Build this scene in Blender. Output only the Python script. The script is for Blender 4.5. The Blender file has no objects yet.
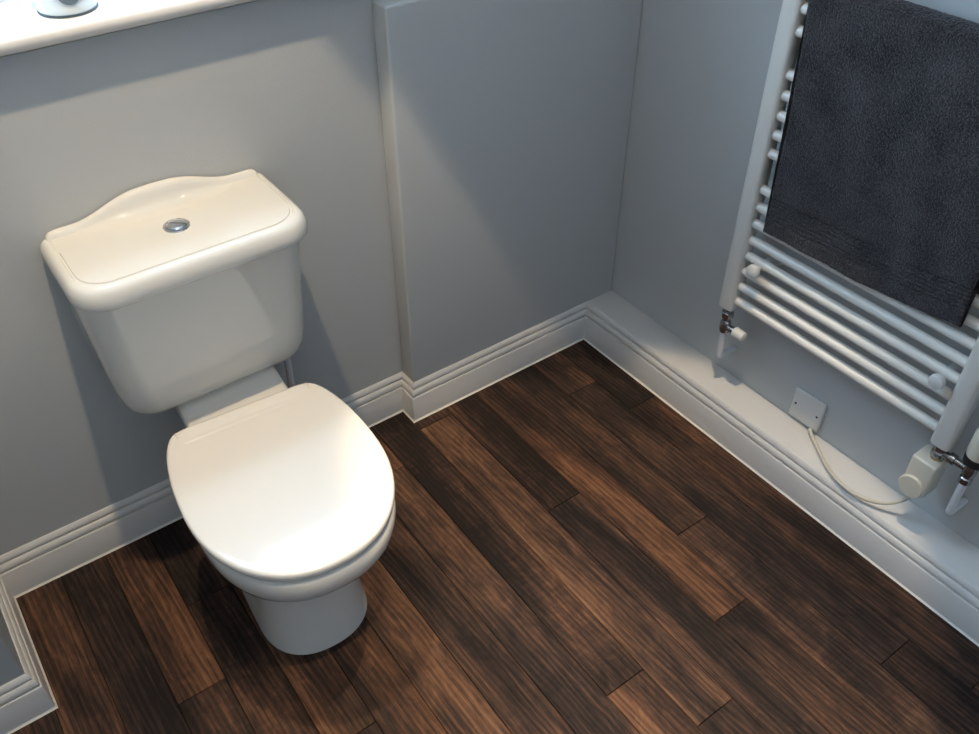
import bpy, bmesh, math, random
from mathutils import Vector, Matrix
random.seed(7)
S = bpy.context.scene
COL = S.collection
PI = math.pi

# ------------------------------------------------------------------ camera
cam = bpy.data.cameras.new('camera'); camo = bpy.data.objects.new('camera', cam); COL.objects.link(camo)
cam.sensor_width = 36.0; cam.lens = 888.99 / 979 * 36.0; cam.clip_start = 0.02
rt = Vector((0.80631, -0.591494, 0.000111)); dn = Vector((-0.387784, -0.52876, -0.755008)); fw = Vector((0.446641, 0.608727, -0.655716))
M = Matrix.Identity(4)
for i in range(3):
    M[i][0] = rt[i]; M[i][1] = -dn[i]; M[i][2] = -fw[i]
M[2][3] = 1.63
camo.matrix_world = M
S.camera = camo

# ------------------------------------------------------------------ light and exposure
S.view_settings.view_transform = 'Standard'
try: S.view_settings.look = 'None'
except Exception: pass
S.view_settings.gamma = 1.0
S.view_settings.use_curve_mapping = False
S.view_settings.exposure = 0.08
SKY = (0.53, 0.73, 1.0); SKY_STRENGTH = 22.5
LAMP_COLOUR = (1.0, 0.78, 0.52)
CEIL = 2.35
DOWNLIGHTS = [  # x, y, watts, cone degrees, edge softness
    (0.27, 1.07, 74, 54, 0.12),
    (0.31, 0.27, 80, 40, 0.3),
    (0.93, 0.80, 94, 34, 0.2),
    (-0.42, -0.35, 10, 70, 0.3),  # weak wide lamp added behind the camera as general fill
]
w = bpy.data.worlds.new('world'); S.world = w; w.use_nodes = True
w.node_tree.nodes['Background'].inputs[0].default_value = (*SKY, 1)
w.node_tree.nodes['Background'].inputs[1].default_value = SKY_STRENGTH
WX0, WX1, WZ0, WZ1 = 0.00, 0.835, 1.135, 2.05   # window opening
pl_ = bpy.data.lights.new('daylight_portal', 'AREA'); pl_.shape = 'RECTANGLE'
pl_.size = WX1 - WX0; pl_.size_y = WZ1 - WZ0; pl_.cycles.is_portal = True
po = bpy.data.objects.new('daylight_portal', pl_); COL.objects.link(po)
po.location = ((WX0 + WX1) / 2, 1.735, (WZ0 + WZ1) / 2); po.rotation_euler = (-PI / 2, 0, 0)

# ------------------------------------------------------------------ helpers
def new_obj(name, bm, mat, parent=None, smooth=True, angle=40):
    me = bpy.data.meshes.new(name)
    bmesh.ops.recalc_face_normals(bm, faces=bm.faces)
    bm.to_mesh(me); bm.free()
    o = bpy.data.objects.new(name, me); COL.objects.link(o)
    if mat: me.materials.append(mat)
    if smooth:
        for p in me.polygons: p.use_smooth = True
        try: me.set_sharp_from_angle(angle=math.radians(angle))
        except Exception: pass
    if parent:
        o.parent = parent
        o.matrix_parent_inverse = Matrix.Translation(-Vector(parent.location))
    return o
def empty(name, loc, label, cat, group=None):
    o = bpy.data.objects.new(name, None); COL.objects.link(o); o.location = loc
    o.empty_display_size = 0.05
    tag(o, label, cat, group); return o
def tag(o, label=None, cat=None, group=None, kind=None):
    if label: o['label'] = label
    if cat: o['category'] = cat
    if group: o['group'] = group
    if kind: o['kind'] = kind
    return o
def add_box(bm, a, b, bev=0.0, seg=2):
    r = bmesh.ops.create_cube(bm, size=1.0)
    vs = r['verts']
    for v in vs:
        v.co = Vector([a[i] + (b[i] - a[i]) * (v.co[i] + 0.5) for i in range(3)])
    if bev > 0:
        es = list({e for v in vs for e in v.link_edges})
        bmesh.ops.bevel(bm, geom=es, offset=bev, segments=seg, profile=0.5, affect='EDGES')
def box(a, b, bev=0.0, seg=2):
    bm = bmesh.new(); add_box(bm, a, b, bev, seg); return bm
def loft(bm, rings, cap0=True, cap1=True, close=True):
    vr = [[bm.verts.new(p) for p in r] for r in rings]
    n = len(vr[0])
    for a, b in zip(vr, vr[1:]):
        for i in range(n if close else n - 1):
            j = (i + 1) % n
            bm.faces.new((a[i], a[j], b[j], b[i]))
    if cap0: bm.faces.new(list(reversed(vr[0])))
    if cap1: bm.faces.new(vr[-1])
    return vr
def lathe(bm, prof, origin, axis=(0, 0, 1), n=24):
    """prof: list of (radius, height along the axis)"""
    ax = Vector(axis).normalized(); u = ax.orthogonal().normalized(); v = ax.cross(u); o = Vector(origin)
    rings = []
    for r, h in prof:
        r = max(r, 1e-5)
        rings.append([o + ax * h + (u * math.cos(2 * PI * i / n) + v * math.sin(2 * PI * i / n)) * r for i in range(n)])
    loft(bm, rings)
def tube(bm, pts, r, n=12):
    pts = [Vector(p) for p in pts]; rings = []; prev = None
    for i, p in enumerate(pts):
        t = (pts[min(i + 1, len(pts) - 1)] - pts[max(i - 1, 0)]).normalized()
        if prev is None: u = t.orthogonal().normalized()
        else: u = (prev - t * prev.dot(t)).normalized()
        prev = u; v = t.cross(u)
        rings.append([p + (u * math.cos(2 * PI * k / n) + v * math.sin(2 * PI * k / n)) * r for k in range(n)])
    loft(bm, rings)
def spline(pts, m=8):
    pts = [Vector(p) for p in pts]; out = []
    for i in range(len(pts) - 1):
        p0 = pts[max(i - 1, 0)]; p1 = pts[i]; p2 = pts[i + 1]; p3 = pts[min(i + 2, len(pts) - 1)]
        for k in range(m):
            t = k / m
            out.append(0.5 * ((2 * p1) + (p2 - p0) * t + (2 * p0 - 5 * p1 + 4 * p2 - p3) * t * t + (3 * p1 - p0 - 3 * p2 + p3) * t ** 3))
    out.append(pts[-1]); return out

# ------------------------------------------------------------------ materials
def mat(name, col, rough=0.5, metal=0.0, spec=0.5, coat=0.0, sheen=0.0):
    m = bpy.data.materials.new(name); m.use_nodes = True
    b = m.node_tree.nodes['Principled BSDF']
    b.inputs['Base Color'].default_value = (*col, 1); b.inputs['Roughness'].default_value = rough
    b.inputs['Metallic'].default_value = metal; b.inputs['Specular IOR Level'].default_value = spec
    b.inputs['Coat Weight'].default_value = coat; b.inputs['Coat Roughness'].default_value = 0.04
    b.inputs['Sheen Weight'].default_value = sheen
    return m
def N(m, t, **kw):
    n = m.node_tree.nodes.new(t)
    for k, v in kw.items(): setattr(n, k, v)
    return n
def L(m, a, b): m.node_tree.links.new(a, b)
def fine_bump(m, scale, dist, detail=3, strength=1.0):
    b = m.node_tree.nodes['Principled BSDF']
    tc = N(m, 'ShaderNodeTexCoord'); nz = N(m, 'ShaderNodeTexNoise'); bp = N(m, 'ShaderNodeBump')
    nz.inputs['Scale'].default_value = scale; nz.inputs['Detail'].default_value = detail
    bp.inputs['Distance'].default_value = dist; bp.inputs['Strength'].default_value = strength
    L(m, tc.outputs['Object'], nz.inputs['Vector']); L(m, nz.outputs['Fac'], bp.inputs['Height']); L(m, bp.outputs['Normal'], b.inputs['Normal'])
    return nz, tc
def vary(m, c1, c2, scale):
    b = m.node_tree.nodes['Principled BSDF']
    tc = N(m, 'ShaderNodeTexCoord'); nz = N(m, 'ShaderNodeTexNoise'); mx = N(m, 'ShaderNodeMix', data_type='RGBA')
    nz.inputs['Scale'].default_value = scale; nz.inputs['Detail'].default_value = 4
    mx.inputs[6].default_value = (*c1, 1); mx.inputs[7].default_value = (*c2, 1)
    L(m, tc.outputs['Object'], nz.inputs['Vector']); L(m, nz.outputs['Fac'], mx.inputs[0]); L(m, mx.outputs[2], b.inputs['Base Color'])

WALL = mat('grey_wall_paint', (0.485, 0.505, 0.505), 0.55, spec=0.3); fine_bump(WALL, 260, 0.0003); vary(WALL, (0.475, 0.495, 0.495), (0.495, 0.515, 0.515), 3)
CEILM = mat('white_ceiling_paint', (0.82, 0.82, 0.82), 0.8); fine_bump(CEILM, 200, 0.0005)
BACKM = mat('bright_white_wall_paint', (0.84, 0.84, 0.84), 0.6); fine_bump(BACKM, 200, 0.0004)
TRIM = mat('white_satin_paint', (0.66, 0.65, 0.63), 0.32); fine_bump(TRIM, 60, 0.0003)
SEAL = mat('white_sealant', (0.74, 0.72, 0.66), 0.4); fine_bump(SEAL, 90, 0.0004)
CERAMIC = mat('white_glazed_ceramic', (0.72, 0.705, 0.65), 0.045, spec=0.5, coat=0.2); fine_bump(CERAMIC, 9, 0.0002)
SEATM = mat('white_lacquered_seat', (0.82, 0.785, 0.715), 0.13, spec=0.38); fine_bump(SEATM, 14, 0.0003)
CHROME = mat('chrome', (0.70, 0.72, 0.74), 0.10, metal=1.0); fine_bump(CHROME, 40, 0.0002)
DCHROME = mat('worn_chrome', (0.36, 0.36, 0.36), 0.25, metal=1.0); fine_bump(DCHROME, 120, 0.0006)
RADM = mat('white_radiator_enamel', (0.70, 0.675, 0.62), 0.28); fine_bump(RADM, 40, 0.0003)
PLAS = mat('white_plastic', (0.66, 0.65, 0.62), 0.35); fine_bump(PLAS, 80, 0.0003)
CREAM = mat('cream_plastic', (0.66, 0.61, 0.50), 0.38); fine_bump(CREAM, 80, 0.0003)
CABLE = mat('cream_cable_sheath', (0.58, 0.54, 0.45), 0.45); fine_bump(CABLE, 80, 0.0004)
BLACK = mat('black_plastic', (0.015, 0.015, 0.016), 0.4); fine_bump(BLACK, 80, 0.0003)
GROUT = mat('dark_subfloor', (0.012, 0.009, 0.008), 0.9); fine_bump(GROUT, 80, 0.0006)
PIPEM = mat('white_painted_pipe', (0.68, 0.69, 0.70), 0.35); fine_bump(PIPEM, 80, 0.0003)
TUMB = mat('pale_silver_metal', (0.76, 0.84, 0.87), 0.3, metal=0.3); fine_bump(TUMB, 60, 0.0003)
TUMBM = mat('slate_print', (0.16, 0.22, 0.27), 0.4); fine_bump(TUMBM, 60, 0.0003)
TUMBD = mat('dark_blue_grey_print', (0.06, 0.09, 0.12), 0.4); fine_bump(TUMBD, 60, 0.0003)
BRASS = mat('brass_thread', (0.55, 0.36, 0.18), 0.3, metal=1.0); fine_bump(BRASS, 120, 0.0006)
LAMPM = mat('lamp_glow', (1, 1, 1), 0.5)
_b = LAMPM.node_tree.nodes['Principled BSDF']; _b.inputs['Emission Color'].default_value = (*LAMP_COLOUR, 1); _b.inputs['Emission Strength'].default_value = 280
_t = N(LAMPM, 'ShaderNodeTexCoord')
GLASS = bpy.data.materials.new('window_glass'); GLASS.use_nodes = True
_nt = GLASS.node_tree; _nt.nodes.clear()
_o = _nt.nodes.new('ShaderNodeOutputMaterial'); _mx = _nt.nodes.new('ShaderNodeMixShader'); _tr = _nt.nodes.new('ShaderNodeBsdfTransparent'); _gl = _nt.nodes.new('ShaderNodeBsdfGlossy'); _fr = _nt.nodes.new('ShaderNodeLayerWeight')
_tr.inputs[0].default_value = (0.95, 0.98, 0.98, 1); _gl.inputs['Roughness'].default_value = 0.02; _pw = _nt.nodes.new('ShaderNodeMath'); _pw.operation = 'POWER'; _pw.inputs[1].default_value = 4.0; _ma = _nt.nodes.new('ShaderNodeMath'); _ma.operation = 'MULTIPLY_ADD'; _ma.inputs[1].default_value = 0.7; _ma.inputs[2].default_value = 0.04
_nt.links.new(_fr.outputs['Facing'], _pw.inputs[0]); _nt.links.new(_pw.outputs[0], _ma.inputs[0]); _nt.links.new(_ma.outputs[0], _mx.inputs[0]); _nt.links.new(_tr.outputs[0], _mx.inputs[1]); _nt.links.new(_gl.outputs[0], _mx.inputs[2]); _nt.links.new(_mx.outputs[0], _o.inputs[0])

# wood planks: one procedural board, toned and offset per object
WOOD = mat('dark_smoked_oak', (0.1, 0.06, 0.04), 0.5)
def build_wood(m):
    b = m.node_tree.nodes['Principled BSDF']
    tc = N(m, 'ShaderNodeTexCoord'); oi = N(m, 'ShaderNodeObjectInfo')
    off = N(m, 'ShaderNodeVectorMath', operation='SCALE'); off.inputs[0].default_value = (13.7, 29.3, 7.1)
    L(m, oi.outputs['Random'], off.inputs['Scale'])
    add = N(m, 'ShaderNodeVectorMath', operation='ADD'); L(m, tc.outputs['Object'], add.inputs[0]); L(m, off.outputs[0], add.inputs[1])
    def mapped(sx, sy):
        mp = N(m, 'ShaderNodeMapping'); mp.inputs['Scale'].default_value = (sx, sy, 1); L(m, add.outputs[0], mp.inputs['Vector']); return mp
    def noise(mp, sc, det, rough=0.55, dis=0.0):
        nz = N(m, 'ShaderNodeTexNoise'); nz.inputs['Scale'].default_value = sc; nz.inputs['Detail'].default_value = det
        nz.inputs['Roughness'].default_value = rough; nz.inputs['Distortion'].default_value = dis; L(m, mp.outputs[0], nz.inputs['Vector']); return nz
    broad = noise(mapped(1, 0.16), 10, 3, 0.5, 0.5)       # long light and dark drifts
    grain = noise(mapped(1, 0.035), 70, 4, 0.6, 0.3)       # long grain bands
    fibre = noise(mapped(1, 0.03), 420, 4, 0.6)            # fine fibre
    blot = noise(mapped(1, 0.45), 30, 6, 0.68, 1.2)         # smoky blotches
    saw = noise(mapped(0.12, 1), 90, 4, 0.7)               # cross saw marks on some boards
    # cathedral figure: rings from a slightly tilted, warped distance
    wv = N(m, 'ShaderNodeTexWave', wave_type='RINGS', rings_direction='Z'); wv.inputs['Scale'].default_value = 26
    wv.inputs['Distortion'].default_value = 6.0; wv.inputs['Detail'].default_value = 4; wv.inputs['Detail Scale'].default_value = 1.6
    L(m, mapped(1, 0.13).outputs[0], wv.inputs['Vector'])
    def math_(op, a, bb):
        n = N(m, 'ShaderNodeMath', operation=op)
        for i, x in enumerate((a, bb)):
            if isinstance(x, (int, float)): n.inputs[i].default_value = x
            else: L(m, x, n.inputs[i])
        return n.outputs[0]
    v = math_('ADD', oi.outputs['Alpha'], math_('MULTIPLY', math_('SUBTRACT', broad.outputs['Fac'], 0.5), 0.95))
    for tex, amp in ((grain, 0.34), (fibre, 0.44), (blot, 0.44), (wv, 0.12)):
        v = math_('ADD', v, math_('MULTIPLY', math_('SUBTRACT', tex.outputs['Fac'], 0.5), amp))
    v = math_('ADD', v, math_('MULTIPLY', math_('SUBTRACT', saw.outputs['Fac'], 0.5), math_('MULTIPLY', math_('GREATER_THAN', oi.outputs['Random'], 0.65), 0.20)))
    cr = N(m, 'ShaderNodeValToRGB'); e = cr.color_ramp.elements
    e[0].position = 0.26; e[0].color = (0.014, 0.0098, 0.0085, 1)
    e[1].position = 0.84; e[1].color = (0.225, 0.128, 0.076, 1)
    for p, c in ((0.42, (0.036, 0.0220, 0.0170, 1)), (0.54, (0.074, 0.0385, 0.0250, 1)), (0.68, (0.146, 0.072, 0.039, 1))):
        q = e.new(p); q.color = c
    L(m, v, cr.inputs['Fac'])
    mu = N(m, 'ShaderNodeMix', data_type='RGBA', blend_type='MULTIPLY'); mu.inputs[0].default_value = 1.0
    L(m, cr.outputs['Color'], mu.inputs[6]); L(m, oi.outputs['Color'], mu.inputs[7]); L(m, mu.outputs[2], b.inputs['Base Color'])
    rr = N(m, 'ShaderNodeMapRange'); rr.inputs['To Min'].default_value = 0.80; rr.inputs['To Max'].default_value = 0.62
    L(m, fibre.outputs['Fac'], rr.inputs['Value']); L(m, rr.outputs[0], b.inputs['Roughness'])
    b.inputs['Specular IOR Level'].default_value = 0.16
    bp = N(m, 'ShaderNodeBump'); bp.inputs['Distance'].default_value = 0.0012; bp.inputs['Strength'].default_value = 0.6
    L(m, v, bp.inputs['Height']); L(m, bp.outputs['Normal'], b.inputs['Normal'])
build_wood(WOOD)

# towelling: dark slate terry with a paler nap
TOWEL = mat('slate_terry_towelling', (0.03, 0.034, 0.045), 0.95, spec=0.1, sheen=0.25)
def build_towel(m):
    b = m.node_tree.nodes['Principled BSDF']; b.inputs['Sheen Roughness'].default_value = 0.6
    b.inputs['Sheen Tint'].default_value = (0.6, 0.6, 0.65, 1)
    tc = N(m, 'ShaderNodeTexCoord'); n1 = N(m, 'ShaderNodeTexNoise'); n2 = N(m, 'ShaderNodeTexNoise')
    n1.inputs['Scale'].default_value = 14; n1.inputs['Detail'].default_value = 5; n2.inputs['Scale'].default_value = 300; n2.inputs['Detail'].default_value = 2
    L(m, tc.outputs['Object'], n1.inputs['Vector']); L(m, tc.outputs['Object'], n2.inputs['Vector'])
    a = N(m, 'ShaderNodeMath', operation='MULTIPLY_ADD'); a.inputs[1].default_value = 0.35; L(m, n1.outputs['Fac'], a.inputs[0])
    h = N(m, 'ShaderNodeMath', operation='MULTIPLY'); h.inputs[1].default_value = 0.65; L(m, n2.outputs['Fac'], h.inputs[0]); L(m, h.outputs[0], a.inputs[2])
    cr = N(m, 'ShaderNodeValToRGB'); e = cr.color_ramp.elements
    e[0].position = 0.38; e[0].color = (0.009, 0.0088, 0.0095, 1); e[1].position = 0.66; e[1].color = (0.075, 0.070, 0.069, 1)
    L(m, a.outputs[0], cr.inputs['Fac']); L(m, cr.outputs['Color'], b.inputs['Base Color'])
    bp = N(m, 'ShaderNodeBump'); bp.inputs['Distance'].default_value = 0.005; bp.inputs['Strength'].default_value = 1.0
    L(m, n2.outputs['Fac'], bp.inputs['Height']); L(m, bp.outputs['Normal'], b.inputs['Normal'])
build_towel(TOWEL)

# ------------------------------------------------------------------ the setting
YB = 1.522      # recessed back wall
YX = 1.468      # face of the boxed-out wall
XS = 0.838      # side of the boxed-out wall
XR = 1.5135     # right wall
XL = -0.179     # left return
YL = 1.213      # near face of the left return
XFAR, YFAR = -0.95, -1.05
SKH = 0.119
def struct(name, bm, m, label, smooth=True):
    o = new_obj(name, bm, m, None, smooth); tag(o, label, None, None, 'structure'); return o

fl = struct('floor', box((XFAR, YFAR, -0.06), (XR, YB, -0.0085)), GROUT, 'dark wood-effect plank floor')
# planks run towards the back wall, each board its own piece
PW, PL, PX0 = 0.0985, 0.986, 0.8145
PH = {-8: 1.063, -7: 1.266, -6: 0.807, -5: 0.52, -4: 1.47, -3: 0.30, -2: 1.337, -1: 0.584, 0: 0.435, 1: 1.0135, 2: 0.574, 3: 0.783, 4: 0.307, 5: 1.155, 6: 0.7, -9: 0.62, -10: 0.9}
def lean(y): return 0.0085 * (y - 0.8)
TONE = {(5, 0): .45, (5, 1): .55, (4, 0): .95, (4, 1): .62, (4, 2): .5, (3, 0): .42, (3, 1): .95, (2, 0): .95, (2, 1): .6, (1, 0): .5, (1, 1): .85,  # each board's own tone; far right boards also darkened for the shade there
        (0, 0): 1.0, (0, 1): 1.15, (0, 2): .95, (-1, 0): .6, (-1, 1): 1.2, (-2, 0): 1.0, (-2, 1): 1.1, (-3, 0): .75, (-3, 1): .75, (-4, 0): 1.2, (-4, 1): 1.2, (-5, 0): .75, (-5, 1): .8,
        (-6, 0): 1.2, (-6, 1): .7, (-7, 0): .6, (-7, 1): .95, (-8, 0): 1.05, (-8, 1): .55, (-9, 0): .62, (-9, 1): .8, (-10, 0): .85, (-10, 1): .85, (-11, 0): .5, (-11, 1): .5}
for k in range(-18, 7):
    x0 = max(PX0 + k * PW, XFAR); x1 = min(PX0 + (k + 1) * PW, XR)
    if x1 - x0 < 0.005: continue
    ph = PH.get(k, (k * 0.377) % 1.0)
    while ph < YB: ph += PL
    ytop = YB if x1 > XL else YL + 0.01
    top = ph; i = 0
    while top > YFAR:
        a, b = max(top - PL, YFAR), min(top, ytop)
        top -= PL
        if b - a < 0.01: continue
        g = 0.0006; bm = bmesh.new()
        cy = (a + b) / 2; cx = (x0 + x1) / 2
        h, bv = 0.008, 0.0013
        def q(x, y, z): return (x + lean(y + cy) - cx, y - 0, z)
        xa, xb, ya, yb = x0 + g, x1 - g, a - cy + g, b - cy - g
        r0 = [q(xa, ya, -h), q(xb, ya, -h), q(xb, yb, -h), q(xa, yb, -h)]
        r1 = [q(xa, ya, -bv), q(xb, ya, -bv), q(xb, yb, -bv), q(xa, yb, -bv)]
        r2 = [q(xa + bv, ya + bv, 0), q(xb - bv, ya + bv, 0), q(xb - bv, yb - bv, 0), q(xa + bv, yb - bv, 0)]
        loft(bm, [r0, r1, r2])
        o = new_obj('plank', bm, WOOD, None, smooth=False)
        o.location = (cx, cy, 0); o.parent = fl
        t = TONE.get((k, i), random.uniform(0.65, 1.15))
        wr = random.uniform(-0.05, 0.05)
        o.color = (1 + wr, 1, 1 - wr, 0.466 + (t - 0.9) * 0.20)   # alpha sets the board's tone: its stain, plus shade painted into the far corner
        i += 1

# back wall with its window opening
bm = bmesh.new(); YO = 1.78
add_box(bm, (XFAR, YB, 0), (XR, YO, WZ0 - 0.03)); add_box(bm, (XFAR, YB, WZ1), (XR, YO, CEIL))
add_box(bm, (XFAR, YB, WZ0 - 0.03), (WX0, YO, WZ1)); add_box(bm, (WX1, YB, WZ0 - 0.03), (XR, YO, WZ1))
struct('wall_back', bm, WALL, 'grey painted back wall behind the toilet', False)
bm = box((XS, YX, 0), (XR, YB, 1.054), 0.006, 4)
struct('wall_boxing', bm, WALL, 'half-height boxed-out grey wall right of the toilet')
struct('wall_right', box((XR, YFAR, 0), (XR + 0.1, YO, CEIL)), WALL, 'grey painted wall behind the towel radiator', False)
struct('wall_left', box((XFAR, YL, 0), (XL, YB, CEIL), 0.006, 3), WALL, 'grey painted return wall at the left edge')
struct('wall_far_left', box((XFAR - 0.1, YFAR, 0), (XFAR, YO, CEIL)), BACKM, 'white painted left wall', False)
struct('wall_front', box((XFAR - 0.1, YFAR - 0.1, 0), (XR + 0.1, YFAR, CEIL)), BACKM, 'white painted wall facing the window', False)
struct('ceiling', box((XFAR - 0.1, YFAR - 0.1, CEIL), (XR + 0.1, YO, CEIL + 0.1)), CEILM, 'white ceiling', False)
# boxed-in pipe run under the radiator, flush with its skirting board
XK = 1.4203
struct('trim_1', box((XK, YFAR, 0), (XR, YX, SKH), 0.0015, 2), TRIM, 'white boxed-in pipe ledge along the right wall')

# skirting: moulded profile (distance from wall, height)
PROF = [(0, 0), (0.015, 0), (0.015, 0.0782), (0.0145, 0.0795), (0.0132, 0.0801), (0.0092, 0.0803), (0.0084, 0.0812), (0.0084, 0.0832), (0.0094, 0.0842), (0.0126, 0.0846), (0.0129, 0.0860),
        (0.0122, 0.0915), (0.0106, 0.0962), (0.0084, 0.0996), (0.0070, 0.1004), (0.0034, 0.1008), (0.0030, 0.1016), (0.0030, 0.1036), (0.0036, 0.1044), (0.0070, 0.1050), (0.0071, 0.1066), (0.0060, 0.1110), (0.0042, 0.1150), (0.0018, 0.1184), (0, 0.119)]
LPROF = [(0, 0)] + PROF[1:-2] + [(0.0035, 0.1165), (0.0010, 0.1192), (-0.004, 0.1195), (-0.004, 0)]
PATH = [(XFAR, YL), (XL, YL), (XL, YB), (XS, YB), (XS, YX), (XK, YX), (XK, YFAR)]
def norm2(a, b):
    dx, dy = b[0] - a[0], b[1] - a[1]; l = math.hypot(dx, dy); return (dy / l, -dx / l)   # room side is on the right of travel
NRM = [norm2(a, b) for a, b in zip(PATH, PATH[1:])]
def offs(i, d):
    if i == 0: n = NRM[0]; return (PATH[0][0] + n[0] * d, PATH[0][1] + n[1] * d)
    if i == len(PATH) - 1: n = NRM[-1]; return (PATH[-1][0] + n[0] * d, PATH[-1][1] + n[1] * d)
    a, b = NRM[i - 1], NRM[i]; return (PATH[i][0] + (a[0] + b[0]) * d, PATH[i][1] + (a[1] + b[1]) * d)
NAMES = ['baseboard_left_end', 'baseboard_left', 'baseboard_back', 'baseboard_return', 'baseboard_boxing', 'baseboard_right']
DESC = ['white moulded skirting board turning the left corner', 'white moulded skirting board on the left return', 'white moulded skirting board behind the toilet', 'short white skirting board at the wall step', 'white moulded skirting board under the boxed-out wall', 'white moulded skirting board along the pipe ledge']
for s, nm in enumerate(NAMES):
    pr = LPROF if s == 5 else PROF
    bm = bmesh.new()
    ring = lambda i: [(*offs(i, d), z) for d, z in pr]
    loft(bm, [ring(s), ring(s + 1)])
    o = struct(nm, bm, TRIM, DESC[s]); 
    for p in o.data.polygons: p.use_smooth = True
    o.data.set_sharp_from_angle(angle=math.radians(25))
    bm = bmesh.new(); sp = [(0.0150, 0), (0.0185, 0.0002), (0.0178, 0.0012), (0.0165, 0.0026), (0.0152, 0.0044)]
    r = lambda i: [(*offs(i, d), z) for d, z in sp]
    loft(bm, [r(s), r(s + 1)])
    new_obj('sealant_bead', bm, SEAL, o)

# window: frame, panes, board
win = struct('window_1', bmesh.new(), None, 'white framed bathroom window')
def bar(a, b): return new_obj('window_frame', box(a, b, 0.006, 2), PIPEM, win)
F, FB = 0.045, 0.14; ya, yb = 1.68, 1.73; XM = 0.37      # frame, deeper bottom rail with the sash on it, mullion
bar((WX0, ya, WZ0), (WX0 + F, yb, WZ1)); bar((WX1 - F, ya, WZ0), (WX1, yb, WZ1)); bar((WX0 + F, ya, WZ0), (WX1 - F, yb, WZ0 + FB)); bar((WX0 + F, ya, WZ1 - F), (WX1 - F, yb, WZ1)); bar((XM - 0.03, ya, WZ0 + FB), (XM + 0.03, yb, WZ1 - F))
for a, b in ((WX0 + F, XM - 0.03), (XM + 0.03, WX1 - F)): new_obj('window_pane', box((a, 1.703, WZ0 + FB), (b, 1.707, WZ1 - F)), GLASS, win, False)
bm = bmesh.new()
SZ0, SZ1, SY = 1.105, 1.134, 1.4845
prof = [(1.70, SZ0), (SY + 0.010, SZ0)] + [(SY + 0.0145 - 0.0145 * math.sin(t), (SZ0 + SZ1) / 2 - 0.0145 * math.cos(t)) for t in [PI * i / 10 for i in range(11)]] + [(1.70, SZ1)]
loft(bm, [[(x, y, z) for y, z in prof] for x in (XL, XS - 0.004)])
struct('trim_2', bm, TRIM, 'white bullnosed window sill above the toilet')

# ------------------------------------------------------------------ downlights
for i, (x, y, wt, ang, soft) in enumerate(DOWNLIGHTS):
    pos = ['over the toilet', 'in front of the toilet', 'between the toilet and the radiator', 'near the left wall, added as weak fill'][i]
    e = empty('ceiling_downlight', (x, y, CEIL), 'recessed round chrome ceiling downlight ' + pos, 'downlight', 'ceiling downlights')
    bm = bmesh.new(); lathe(bm, [(0.0225, 0), (0.044, 0), (0.044, -0.003), (0.040, -0.006), (0.026, -0.005), (0.0225, -0.002)], (x, y, CEIL)); new_obj('trim_ring', bm, CHROME, e)
    bm = bmesh.new(); lathe(bm, [(0.0, 0), (0.022, 0), (0.022, -0.002), (0.0, -0.003)], (x, y, CEIL - 0.0005)); new_obj('lamp', bm, LAMPM, e)
    sl = bpy.data.lights.new('downlight_beam', 'SPOT'); sl.energy = wt; sl.color = LAMP_COLOUR; sl.spot_size = math.radians(ang); sl.spot_blend = soft; sl.shadow_soft_size = 0.022
    so = bpy.data.objects.new('downlight_beam', sl); COL.objects.link(so); so.parent = e; so.location = (0, 0, -0.03)

# ------------------------------------------------------------------ toilet
CX = 0.350
PIV = Vector((CX, 1.2, 0))
def turn(bm, a=-0.065):
    bmesh.ops.rotate(bm, verts=bm.verts, cent=PIV, matrix=Matrix.Rotation(a, 3, 'Z')); return bm
toilet = empty('toilet', (CX, 1.2, 0), 'white close-coupled ceramic toilet with closed lid under the window sill', 'toilet')
def dshape(z, a, yf, yw, yb, b, cx=CX, n=20, nb=10, ns=6, ex=2.3, rc=1.5):
    pts = []
    for i in range(2 * n + 1):      # right, over the front, to the left
        t = PI * i / (2 * n); c, s = math.cos(t), math.sin(t)
        pts.append((cx + a * math.copysign(abs(c) ** (2 / ex), c), yw - (yw - yf) * abs(s) ** (2 / ex), z))
    for i in range(1, nb + 1):
        u = PI / 2 * i / nb; pts.append((cx - (b + (a - b) * math.cos(u) ** rc), yw + (yb - yw) * math.sin(u), z))
    for i in range(1, ns): pts.append((cx - b + 2 * b * i / ns, yb, z))
    for i in range(nb, 0, -1):
        u = PI / 2 * i / nb; pts.append((cx + (b + (a - b) * math.cos(u) ** rc), yw + (yb - yw) * math.sin(u), z))
    return pts
def rrect(z, x0, x1, y0, y1, r, rb=0.012, n=8):
    pts = []
    for cx_, cy_, a0, rr in ((x1 - rb, y1 - rb, 0, rb), (x0 + rb, y1 - rb, 90, rb), (x0 + r, y0 + r, 180, r), (x1 - r, y0 + r, 270, r)):
        for i in range(n + 1):
            t = math.radians(a0 + 90 * i / n); pts.append((cx_ + rr * math.cos(t), cy_ + rr * math.sin(t), z))
    return pts
# pan and pedestal
bm = bmesh.new()
rows = [(0.000, .114, .998, 1.115, 1.42, .090), (0.012, .113, .999, 1.115, 1.42, .090), (0.060, .107, 1.006, 1.115, 1.42, .086), (0.130, .101, 1.012, 1.115, 1.415, .082),
        (0.190, .103, 1.008, 1.115, 1.41, .082), (0.235, .114, .984, 1.112, 1.40, .084), (0.268, .132, .950, 1.110, 1.39, .088), (0.298, .153, .914, 1.107, 1.375, .092),
        (0.325, .168, .890, 1.104, 1.36, .096), (0.352, .1765, .876, 1.102, 1.345, .100), (0.376, .1785, .871, 1.100, 1.335, .103), (0.392, .1775, .872, 1.100, 1.33, .104), (0.398, .173, .877, 1.100, 1.328, .102)]
loft(bm, [dshape(*r) for r in rows])
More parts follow.
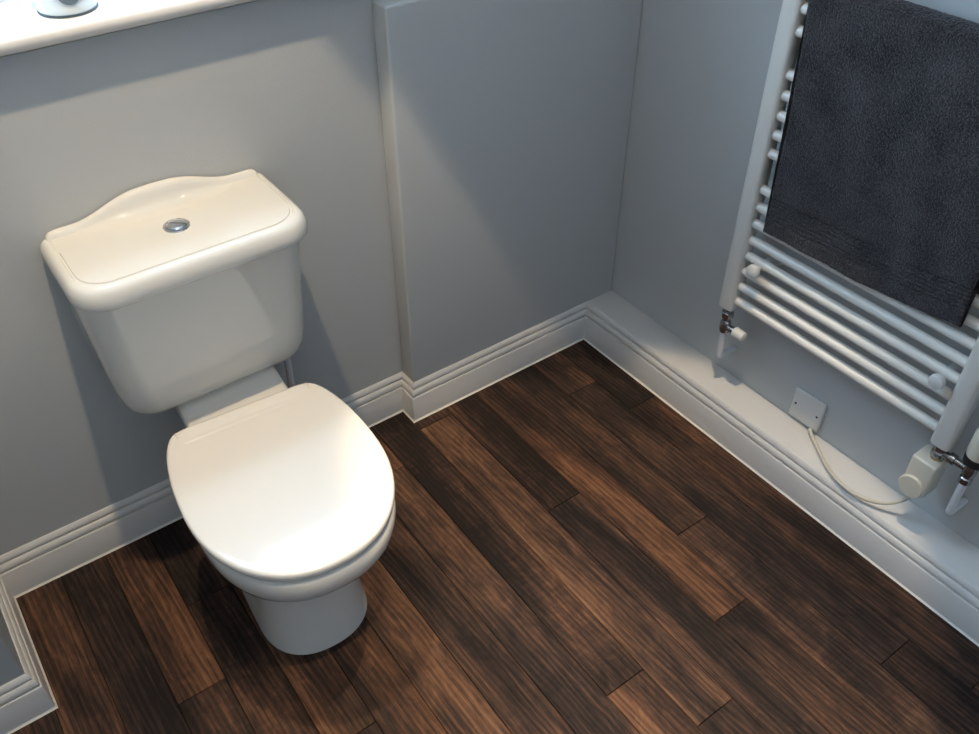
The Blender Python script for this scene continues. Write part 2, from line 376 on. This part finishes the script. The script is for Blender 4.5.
# platform that carries the cistern
rows = [(0.20, CX - .075, CX + .078, 1.26, 1.50), (0.30, CX - .095, CX + .098, 1.25, 1.505), (0.385, CX - .104, CX + .107, 1.24, 1.508), (0.402, CX - .104, CX + .107, 1.242, 1.508), (0.408, CX - .100, CX + .103, 1.248, 1.506)]
loft(bm, [rrect(z, a, b, c, d, 0.02) for z, a, b, c, d in rows])
rows = [(0.400, CX - .104, CX + .107, 1.330, 1.508), (0.408, CX - .103, CX + .106, 1.352, 1.508), (0.414, CX - .102, CX + .105, 1.372, 1.508), (0.420, CX - .101, CX + .104, 1.388, 1.508), (0.430, CX - .100, CX + .103, 1.398, 1.508)]
loft(bm, [rrect(z, a, b, c, d, 0.015) for z, a, b, c, d in rows])
new_obj('pan', turn(bm, -0.055), CERAMIC, toilet, angle=60)
# seat and its lid
bm = bmesh.new()
loft(bm, [dshape(z, .1795 - i, .875 + i, 1.103, 1.285 - i, .128 - i, ex=2.2, rc=1.7) for z, i in ((.4005, .006), (.4025, .001), (.406, 0), (.4095, .001), (.411, .005))])
new_obj('seat', turn(bm), SEATM, toilet, angle=60)
bm = bmesh.new()
loft(bm, [dshape(z, .185 - i, .868 + i, 1.103, 1.3055 - i, .1365 - i, ex=2.2, rc=1.15) for z, i in ((.413, .007), (.4138, .002), (.4165, .0), (.4235, .0), (.4272, .0012), (.4290, .0032), (.4298, .0070), (.4301, .014), (.4304, .05), (.4305, .09))])
lid = new_obj('seat_lid', turn(bm), SEATM, toilet, angle=70)
bm = bmesh.new()
hp = [(1.262, .4285), (1.2650, .4308), (1.2690, .4318), (1.2730, .4312), (1.2770, .4310), (1.2830, .4335), (1.2900, .4362), (1.2960, .4366), (1.3015, .4345), (1.3045, .4290)]
rings = []
for x, sc in [(-.1365, -.45), (-.133, .05), (-.127, .45), (-.119, .8), (-.108, 1.0)] + [(-.108 + .216 * i / 6, 1.0) for i in range(1, 6)] + [(.108, 1.0), (.119, .8), (.127, .45), (.133, .05), (.1365, -.45)]:
    rings.append([(CX + x, y, .4285 + (z - .4285) * (.35 + .65 * sc)) for y, z in hp])
loft(bm, rings); new_obj('hinge_strip', turn(bm), SEATM, lid, angle=60)
# cistern
CC = 0.353
cist = bmesh.new()
rows = [(.424, .152, 1.402, 1.510, .035, .006), (.4255, .169, 1.390, 1.514, .045, .006), (.432, .181, 1.379, 1.516, .055, .006), (.443, .188, 1.3725, 1.517, .06, .006), (.462, .192, 1.368, 1.518, .060, .006), (.49, .195, 1.365, 1.518, .058, .005),
        (.55, .199, 1.358, 1.518, .056, .004), (.64, .204, 1.349, 1.518, .054, .002), (.71, .2085, 1.340, 1.518, .052, .001), (.752, .210, 1.335, 1.518, .052, 0)]
loft(cist, [rrect(z, CC + dx - h, CC + dx + h, f, b, r) for z, h, f, b, r, dx in rows])
cist = new_obj('cistern', cist, CERAMIC, toilet, angle=60)
bm = bmesh.new()
LB = 0.7445
rows = [(LB, .2075, 1.308, .058), (LB - .0006, .2110, 1.3005, .060), (LB + .003, .2145, 1.297, .062), (LB + .012, .2152, 1.296, .063), (LB + .022, .2142, 1.2975, .063), (LB + .031, .2112, 1.301, .061), (LB + .037, .2065, 1.306, .058), (LB + .0396, .2, 1.3145, .055),
        (LB + .0398, .197, 1.318, .053), (LB + .0376, .1958, 1.3192, .052), (LB + .0375, .1925, 1.3225, .051), (LB + .0400, .1915, 1.3235, .05), (LB + .0408, .186, 1.329, .046), (LB + .0412, .15, 1.36, .03)]
loft(bm, [rrect(z, CC - h, CC + h, f, 1.5205, r, .01) for z, h, f, r in rows])
def crown(dx):
    u = abs(dx)
    if u > .150: return .7955 - max(0, u - .185) * .2
    t = (.150 - u) / .150; t = min(1, t / .78); return .7955 + .029 * (t * t * (3 - 2 * t)) + .002 * max(0, (1 - u / .05))
rings = []
XSMP = [-.199, -.1985, -.197, -.194] + [-.19 + .38 * i / 40 for i in range(41)] + [.194, .197, .1985, .199]
for x in XSMP:
    zr = crown(x); e = abs(x)
    k = 1 if e <= .19 else max(0.12, math.sqrt(max(0, 1 - ((e - .19) / .0093) ** 2)))
    b0 = LB + .036
    p = [(1.5205, b0), (1.5205, zr - .003), (1.519, zr - .0005), (1.515, zr), (1.510, zr - .0012), (1.5065, zr - .0045), (1.5035, zr - .010)]
    zc = zr - .010; zb = LB + .0405
    for j in range(1, 7):
        t = j / 6; p.append((1.5035 - .034 * (1 - math.cos(t * PI / 2)) ** 1.0 - .004 * t, zc + (zb - zc) * math.sin(t * PI / 2)))
    p.append((1.455, b0 + .003)); p.append((1.47, b0))
    rings.append([(CC + x, y, b0 + (z - b0) * k) for y, z in p])
loft(bm, rings)
clid = new_obj('cistern_lid', bm, CERAMIC, toilet, angle=50)
ZT = LB + .0408; BX, BY = .3535, 1.419
bm = bmesh.new(); lathe(bm, [(.0185, -.002), (.0235, -.002), (.0240, .001), (.0228, .0032), (.0200, .0042), (.0185, .003)], (BX, BY, ZT), n=32); new_obj('button_ring', bm, CHROME, clid)
for s in (0, 1):
    bm = bmesh.new(); rings = []
    a0 = math.radians(-38 + 180 * s)
    for r, h in ((.0180, .0), (.0180, .0042), (.0168, .0056), (.010, .0068)):
        ring = []
        for i in range(17):
            t = a0 + math.radians(3 if r > .012 else 6) + (PI - 2 * math.radians(3 if r > .012 else 6)) * i / 16
            ring.append((BX + r * math.cos(t), BY + r * math.sin(t), ZT + h))
        rings.append(ring)
    loft(bm, rings); new_obj('flush_button', bm, CHROME, clid)
# water feed under the cistern
bm = bmesh.new(); tube(bm, spline([(.516, 1.455, .44), (.517, 1.455, .40), (.519, 1.458, .34), (.5195, 1.466, .27), (.515, 1.476, .20), (.51, 1.48, .10), (.51, 1.48, .0)], 6), .0075); hose = new_obj('feed_pipe', bm, PIPEM, toilet)
bm = bmesh.new(); lathe(bm, [(.013, 0), (.013, .018), (.010, .022), (.010, .03)], (.516, 1.455, .418), n=6); new_obj('feed_nut', bm, BLACK, hose, False)

# ------------------------------------------------------------------ towel radiator
rad = empty('towel_radiator', (1.45, 0.74, 0.36), 'white ladder towel radiator with horizontal tubes on the right wall', 'radiator')
YA, YC = 1.020, 0.4600      # the two uprights
def dpost(y):
    bm = bmesh.new(); hw, xf, xb = .0205, 1.431, 1.469
    sec = [(xb, y - hw + .006), (xb - .006, y - hw)] + [(xf + .010 - .010 * math.sin(t) ** .8, y - hw * math.copysign(abs(math.cos(t)) ** .6, math.cos(t))) for t in [PI * i / 12 for i in range(13)]] + [(xb - .006, y + hw), (xb, y + hw - .006)]
    cyy = y; cxx = 1.45
    def ring(z, s): return [(cxx + (a - cxx) * s, cyy + (b - cyy) * s, z) for a, b in sec]
    loft(bm, [ring(.362, .9), ring(.3635, .97), ring(.366, 1), ring(1.52, 1), ring(1.5235, .97), ring(1.525, .9)])
    return new_obj('upright', bm, RADM, rad, angle=50)
dpost(YA); dpost(YC)
KS = list(range(0, 8)) + list(range(9, 14)) + list(range(15, 18)) + list(range(20, 27))
tubes = []
proto = None
for k in KS:
    z = .3905 + .0417 * k
    if proto is None:
        bm = bmesh.new(); lathe(bm, [(.011, -.27), (.011, .27)], (0, 0, 0), (0, 1, 0), 16)
        proto = new_obj('rung', bm, RADM); o = proto
    else:
        o = proto.copy(); COL.objects.link(o)
    o.parent = rad; o.location = (1.450 - 1.45, .74 - .74, z - .36)
# wall brackets clamped between two rungs
for y in (.958, .508):
    bm = bmesh.new(); lathe(bm, [(.0, .0), (.011, .0), (.0145, .002), (.0155, .006), (.0155, .012), (.013, .016), (.008, .0165), (.006, .017), (.006, .100)], (1.4128, y, .508), (1, 0, 0), 20)
    br = new_obj('wall_bracket', bm, PLAS, rad)
    bm = bmesh.new(); lathe(bm, [(.012, 0), (.012, .05), (.017, .053), (.017, .06)], (1.4525, y, .508), (1, 0, 0), 20); new_obj('bracket_sleeve', bm, PLAS, br)
# left valve: chrome union, angled body, white cap, pipe bent into the wall
bm = bmesh.new()
lathe(bm, [(.010, .045), (.010, .062)], (1.452, YA, .30), n=16)
lathe(bm, [(.0135, .030), (.0155, .032), (.0155, .044), (.0135, .046)], (1.452, YA, .30), n=6)
lathe(bm, [(.009, .020), (.009, .031)], (1.452, YA, .30), n=16)
lathe(bm, [(.0, -.016), (.0115, -.014), (.0135, -.006), (.0135, .012), (.010, .021), (0, .022)], (1.452, YA, .30), n=16)
lathe(bm, [(.009, 0), (.009, .024), (.011, .025), (.011, .028)], (1.452, YA - .004, .303), (0, -1, 0), 16)
va = new_obj('radiator_valve', bm, DCHROME, rad, angle=30)
bm = bmesh.new(); lathe(bm, [(.0105, 0), (.0135, .003), (.0130, .020), (.0118, .030), (.008, .0325), (0, .033)], (1.452, YA - .028, .303), (0, -1, 0), 18); new_obj('valve_cap', bm, PLAS, va)
def bend(y, zt, zb):
    bm = bmesh.new(); r = .010
    pts = [(1.453, y, zt), (1.453, y, zb + r)] + [(1.453 + r - r * math.cos(t), y, zb + r - r * math.sin(t)) for t in [PI / 2 * i / 6 for i in range(1, 7)]] + [(1.512, y, zb)]
    tube(bm, pts, .0078, 14); return bm
new_obj('pipe', bend(YA, .288, .205), PIPEM, rad)
# right valve: tee under the upright, heating element head below, thermostatic head to the side
bm = bmesh.new()
lathe(bm, [(.010, .030), (.010, .062)], (1.452, YC, .30), n=16)
lathe(bm, [(.0135, .046), (.0155, .048), (.0155, .058), (.0135, .060)], (1.452, YC, .30), n=6)
lathe(bm, [(.012, .026), (.0145, .028), (.0145, .040), (.012, .044)], (1.452, YC, .30), n=16)
lathe(bm, [(.008, 0), (.008, .016), (.012, .017), (.012, .030), (.008, .031), (.008, .060)], (1.452, YC - .004, .341), (0, -1, 0), 14)
YV = YC - .066
lathe(bm, [(0, -.030), (.0125, -.029), (.0125, -.016), (.010, -.014), (.013, -.006), (.013, .012), (.010, .020), (.010, .03)], (1.452, YV, .338), n=16)
new_obj('radiator_tee', bm, DCHROME, rad, angle=30)
new_obj('pipe', bend(YV, .315, .212), PIPEM, rad)
bm = bmesh.new(); lathe(bm, [(.016, .0), (.021, .003), (.0225, .012), (.0225, .060), (.019, .068), (.012, .071), (0, .072)], (1.452, YV, .379), n=28); trv = new_obj('thermostatic_head', bm, CREAM, rad, angle=30)
bm = bmesh.new(); lathe(bm, [(.017, -.017), (.0215, -.015), (.0225, -.002), (.021, .0035), (.016, .004)], (1.452, YV, .379), n=28); new_obj('head_collar', bm, BLACK, trv, angle=30)
# heating element head: squarish cream housing with a round dial
bm = bmesh.new()
add_box(bm, (1.420, .4405, .232), (1.474, .4935, .322), .005, 3)
add_box(bm, (1.426, .452, .212), (1.468, .484, .240), .009, 3)
el = new_obj('heating_element', bm, CREAM, rad, angle=40)
el['label'] = 'cream plastic heating element control box under the right upright'
bm = bmesh.new(); lathe(bm, [(.026, 0), (.027, .001), (.027, .005), (.0252, .0072), (0, .0078)], (1.4205, .470, .249), (-1, 0, 0), 32); dial = new_obj('dial', bm, CREAM, el, angle=40)
bm = bmesh.new(); lathe(bm, [(.010, 0), (.0125, .0), (.0125, .005), (.010, .006), (.010, .012)], (1.452, YC, .3205), n=16); new_obj('threaded_neck', bm, BRASS, el, angle=40)

# ------------------------------------------------------------------ flex outlet plate and its cable
sp = empty('flex_outlet_plate', (1.507, .783, .130), 'square white flex outlet plate with two screws above the pipe ledge', 'outlet plate')
plate = new_obj('plate', box((1.5035, .7405, .1315), (1.5134, .8255, .2175), .004, 3), PLAS, sp)
for y in (.8135, .7525):
    bm = bmesh.new(); lathe(bm, [(0, .0), (.0028, .0), (.0028, .0012), (0, .0014)], (1.5037, y, .1745), (-1, 0, 0), 14); new_obj('screw', bm, BLACK, sp)
bm = bmesh.new()
cp = [(1.5075, .757, .134), (1.499, .754, .1290), (1.474, .716, .1280), (1.438, .660, .1300), (1.417, .606, .133), (1.417, .552, .137), (1.432, .512, .146), (1.446, .485, .170), (1.448, .470, .203), (1.448, .468, .2115)]
tube(bm, spline(cp, 8), .0044, 10)
o = new_obj('flex_cable', bm, CABLE)
tag(o, 'cream flex cable looping from the outlet plate to the heating element', 'cable')

# ------------------------------------------------------------------ towel over a rung
ZF = .3905 + .0417 * 17
rng = random.Random(3)
def towel():
    bm = bmesh.new(); NY = 110
    cxT = 1.450; ri, th = .0125, .011
    # centre line: front hem -> up -> over the rung -> down the back
    path = []
    nf = 230
    def nz(a, b, s=1.0): return math.sin(a * 1.7 + b * 2.3 + s) * .5 + math.sin(a * 3.9 - b * 1.1 + 2 * s) * .3 + math.sin(a * 0.7 + b * 4.3 + 3 * s) * .2
    y0, y1 = .955, .514
    outer, inner = [], []
    for j in range(NY + 1):
        v = j / NY; y = y0 + (y1 - y0) * v
        zbot = .608 + .016 * v + .010 * max(0, v - .85) / .15 + .002 * math.sin(v * 9)
        ro, rin = [], []
        tfac = 1.0
        for i in range(nf + 1):
            t = i / nf; z = zbot + (ZF - zbot) * t
            d = 1 - t
            wob = .0045 * nz(y * 14, z * 9) * min(1, d * 4) + .0055 * math.sin(v * 7 + z * 14) * d * (1 - v * .6)
            flare = .006 * d
            band = 0
            h = z - zbot
            if .030 < h < .085: band = -.0030 + .0016 * math.sin((h - .030) / .055 * PI * 12)
            if h < .012: band = .0018
            xo = cxT - ri - th - flare + wob + (-band)
            edge = min(v, 1 - v) * (y0 - y1)
            rnd = th * .5 * (1 - math.sqrt(max(0, 1 - (1 - min(1, edge / (th * .6))) ** 2)))
            xi = cxT - ri - flare * .9 + wob * .9
            yy = y + .004 * math.sin(z * 13) * (1 - 2 * v) + (.024 * (z - .62) / .5) * (1 - v)
            hem = th * .5 * max(0, 1 - h / .005)
            ro.append((xo + rnd + hem, yy, z)); rin.append((xi - rnd - hem * .6, yy, z))
        for i in range(1, 14):
            a = PI * i / 14
            ro.append((cxT - (ri + th) * math.cos(a), y + .024 * (1 - v), ZF + (ri + th) * math.sin(a) * .92)); rin.append((cxT - ri * math.cos(a), y + .024 * (1 - v), ZF + ri * math.sin(a)))
        for i in range(0, 13):
            z = ZF - .036 * i
            ro.append((cxT + ri + th + .002 * nz(y * 10, z * 8, 2), y + .024 * (1 - v), z)); rin.append((cxT + ri, y + .024 * (1 - v), z))
        outer.append(ro); inner.append(rin)
    rings = [o + list(reversed(i)) for o, i in zip(outer, inner)]
    loft(bm, rings)
    for vtx in bm.verts:
        vtx.co.x += rng.uniform(-.0007, .0007); vtx.co.z += rng.uniform(-.0007, .0007)
    return bm
o = new_obj('bath_towel', towel(), TOWEL, None, angle=180)
tag(o, 'dark slate grey terry towel folded over the radiator rungs', 'towel')

# ------------------------------------------------------------------ pot on the sill
PX_, PY_ = .312, 1.556
pot = empty('sill_pot', (PX_, PY_, SZ1), 'small pale silver round pot standing on the window sill', 'pot')
bm = bmesh.new(); lathe(bm, [(.0435, .003), (.0452, .006), (.0463, .05), (.0468, .088), (.0458, .090), (.0433, .089), (.0425, .02), (0, .018)], (PX_, PY_, SZ1), n=40); body = new_obj('body', bm, TUMB, pot, angle=35)
bm = bmesh.new(); lathe(bm, [(.0, .0), (.0446, .0), (.0459, .001), (.0459, .0027), (.0435, .0032), (0, .0032)], (PX_, PY_, SZ1), n=40); new_obj('base_ring', bm, TUMBD, pot, angle=35)
bm = bmesh.new()
a0 = math.atan2(-1.55, -.31) + .13
rings = []
for rr, fr in ((.0450, 1), (.0469, 1), (.0471, .75), (.0471, .5), (.0471, .25), (.0471, .02)):
    rings.append([(PX_ + rr * math.cos(a0 + .018 * fr * math.cos(t) / .0463), PY_ + rr * math.sin(a0 + .018 * fr * math.cos(t) / .0463), SZ1 + .036 + .017 * fr * math.sin(t)) for t in [2 * PI * i / 24 for i in range(24)]])
loft(bm, rings); new_obj('round_mark', bm, TUMBM, body)
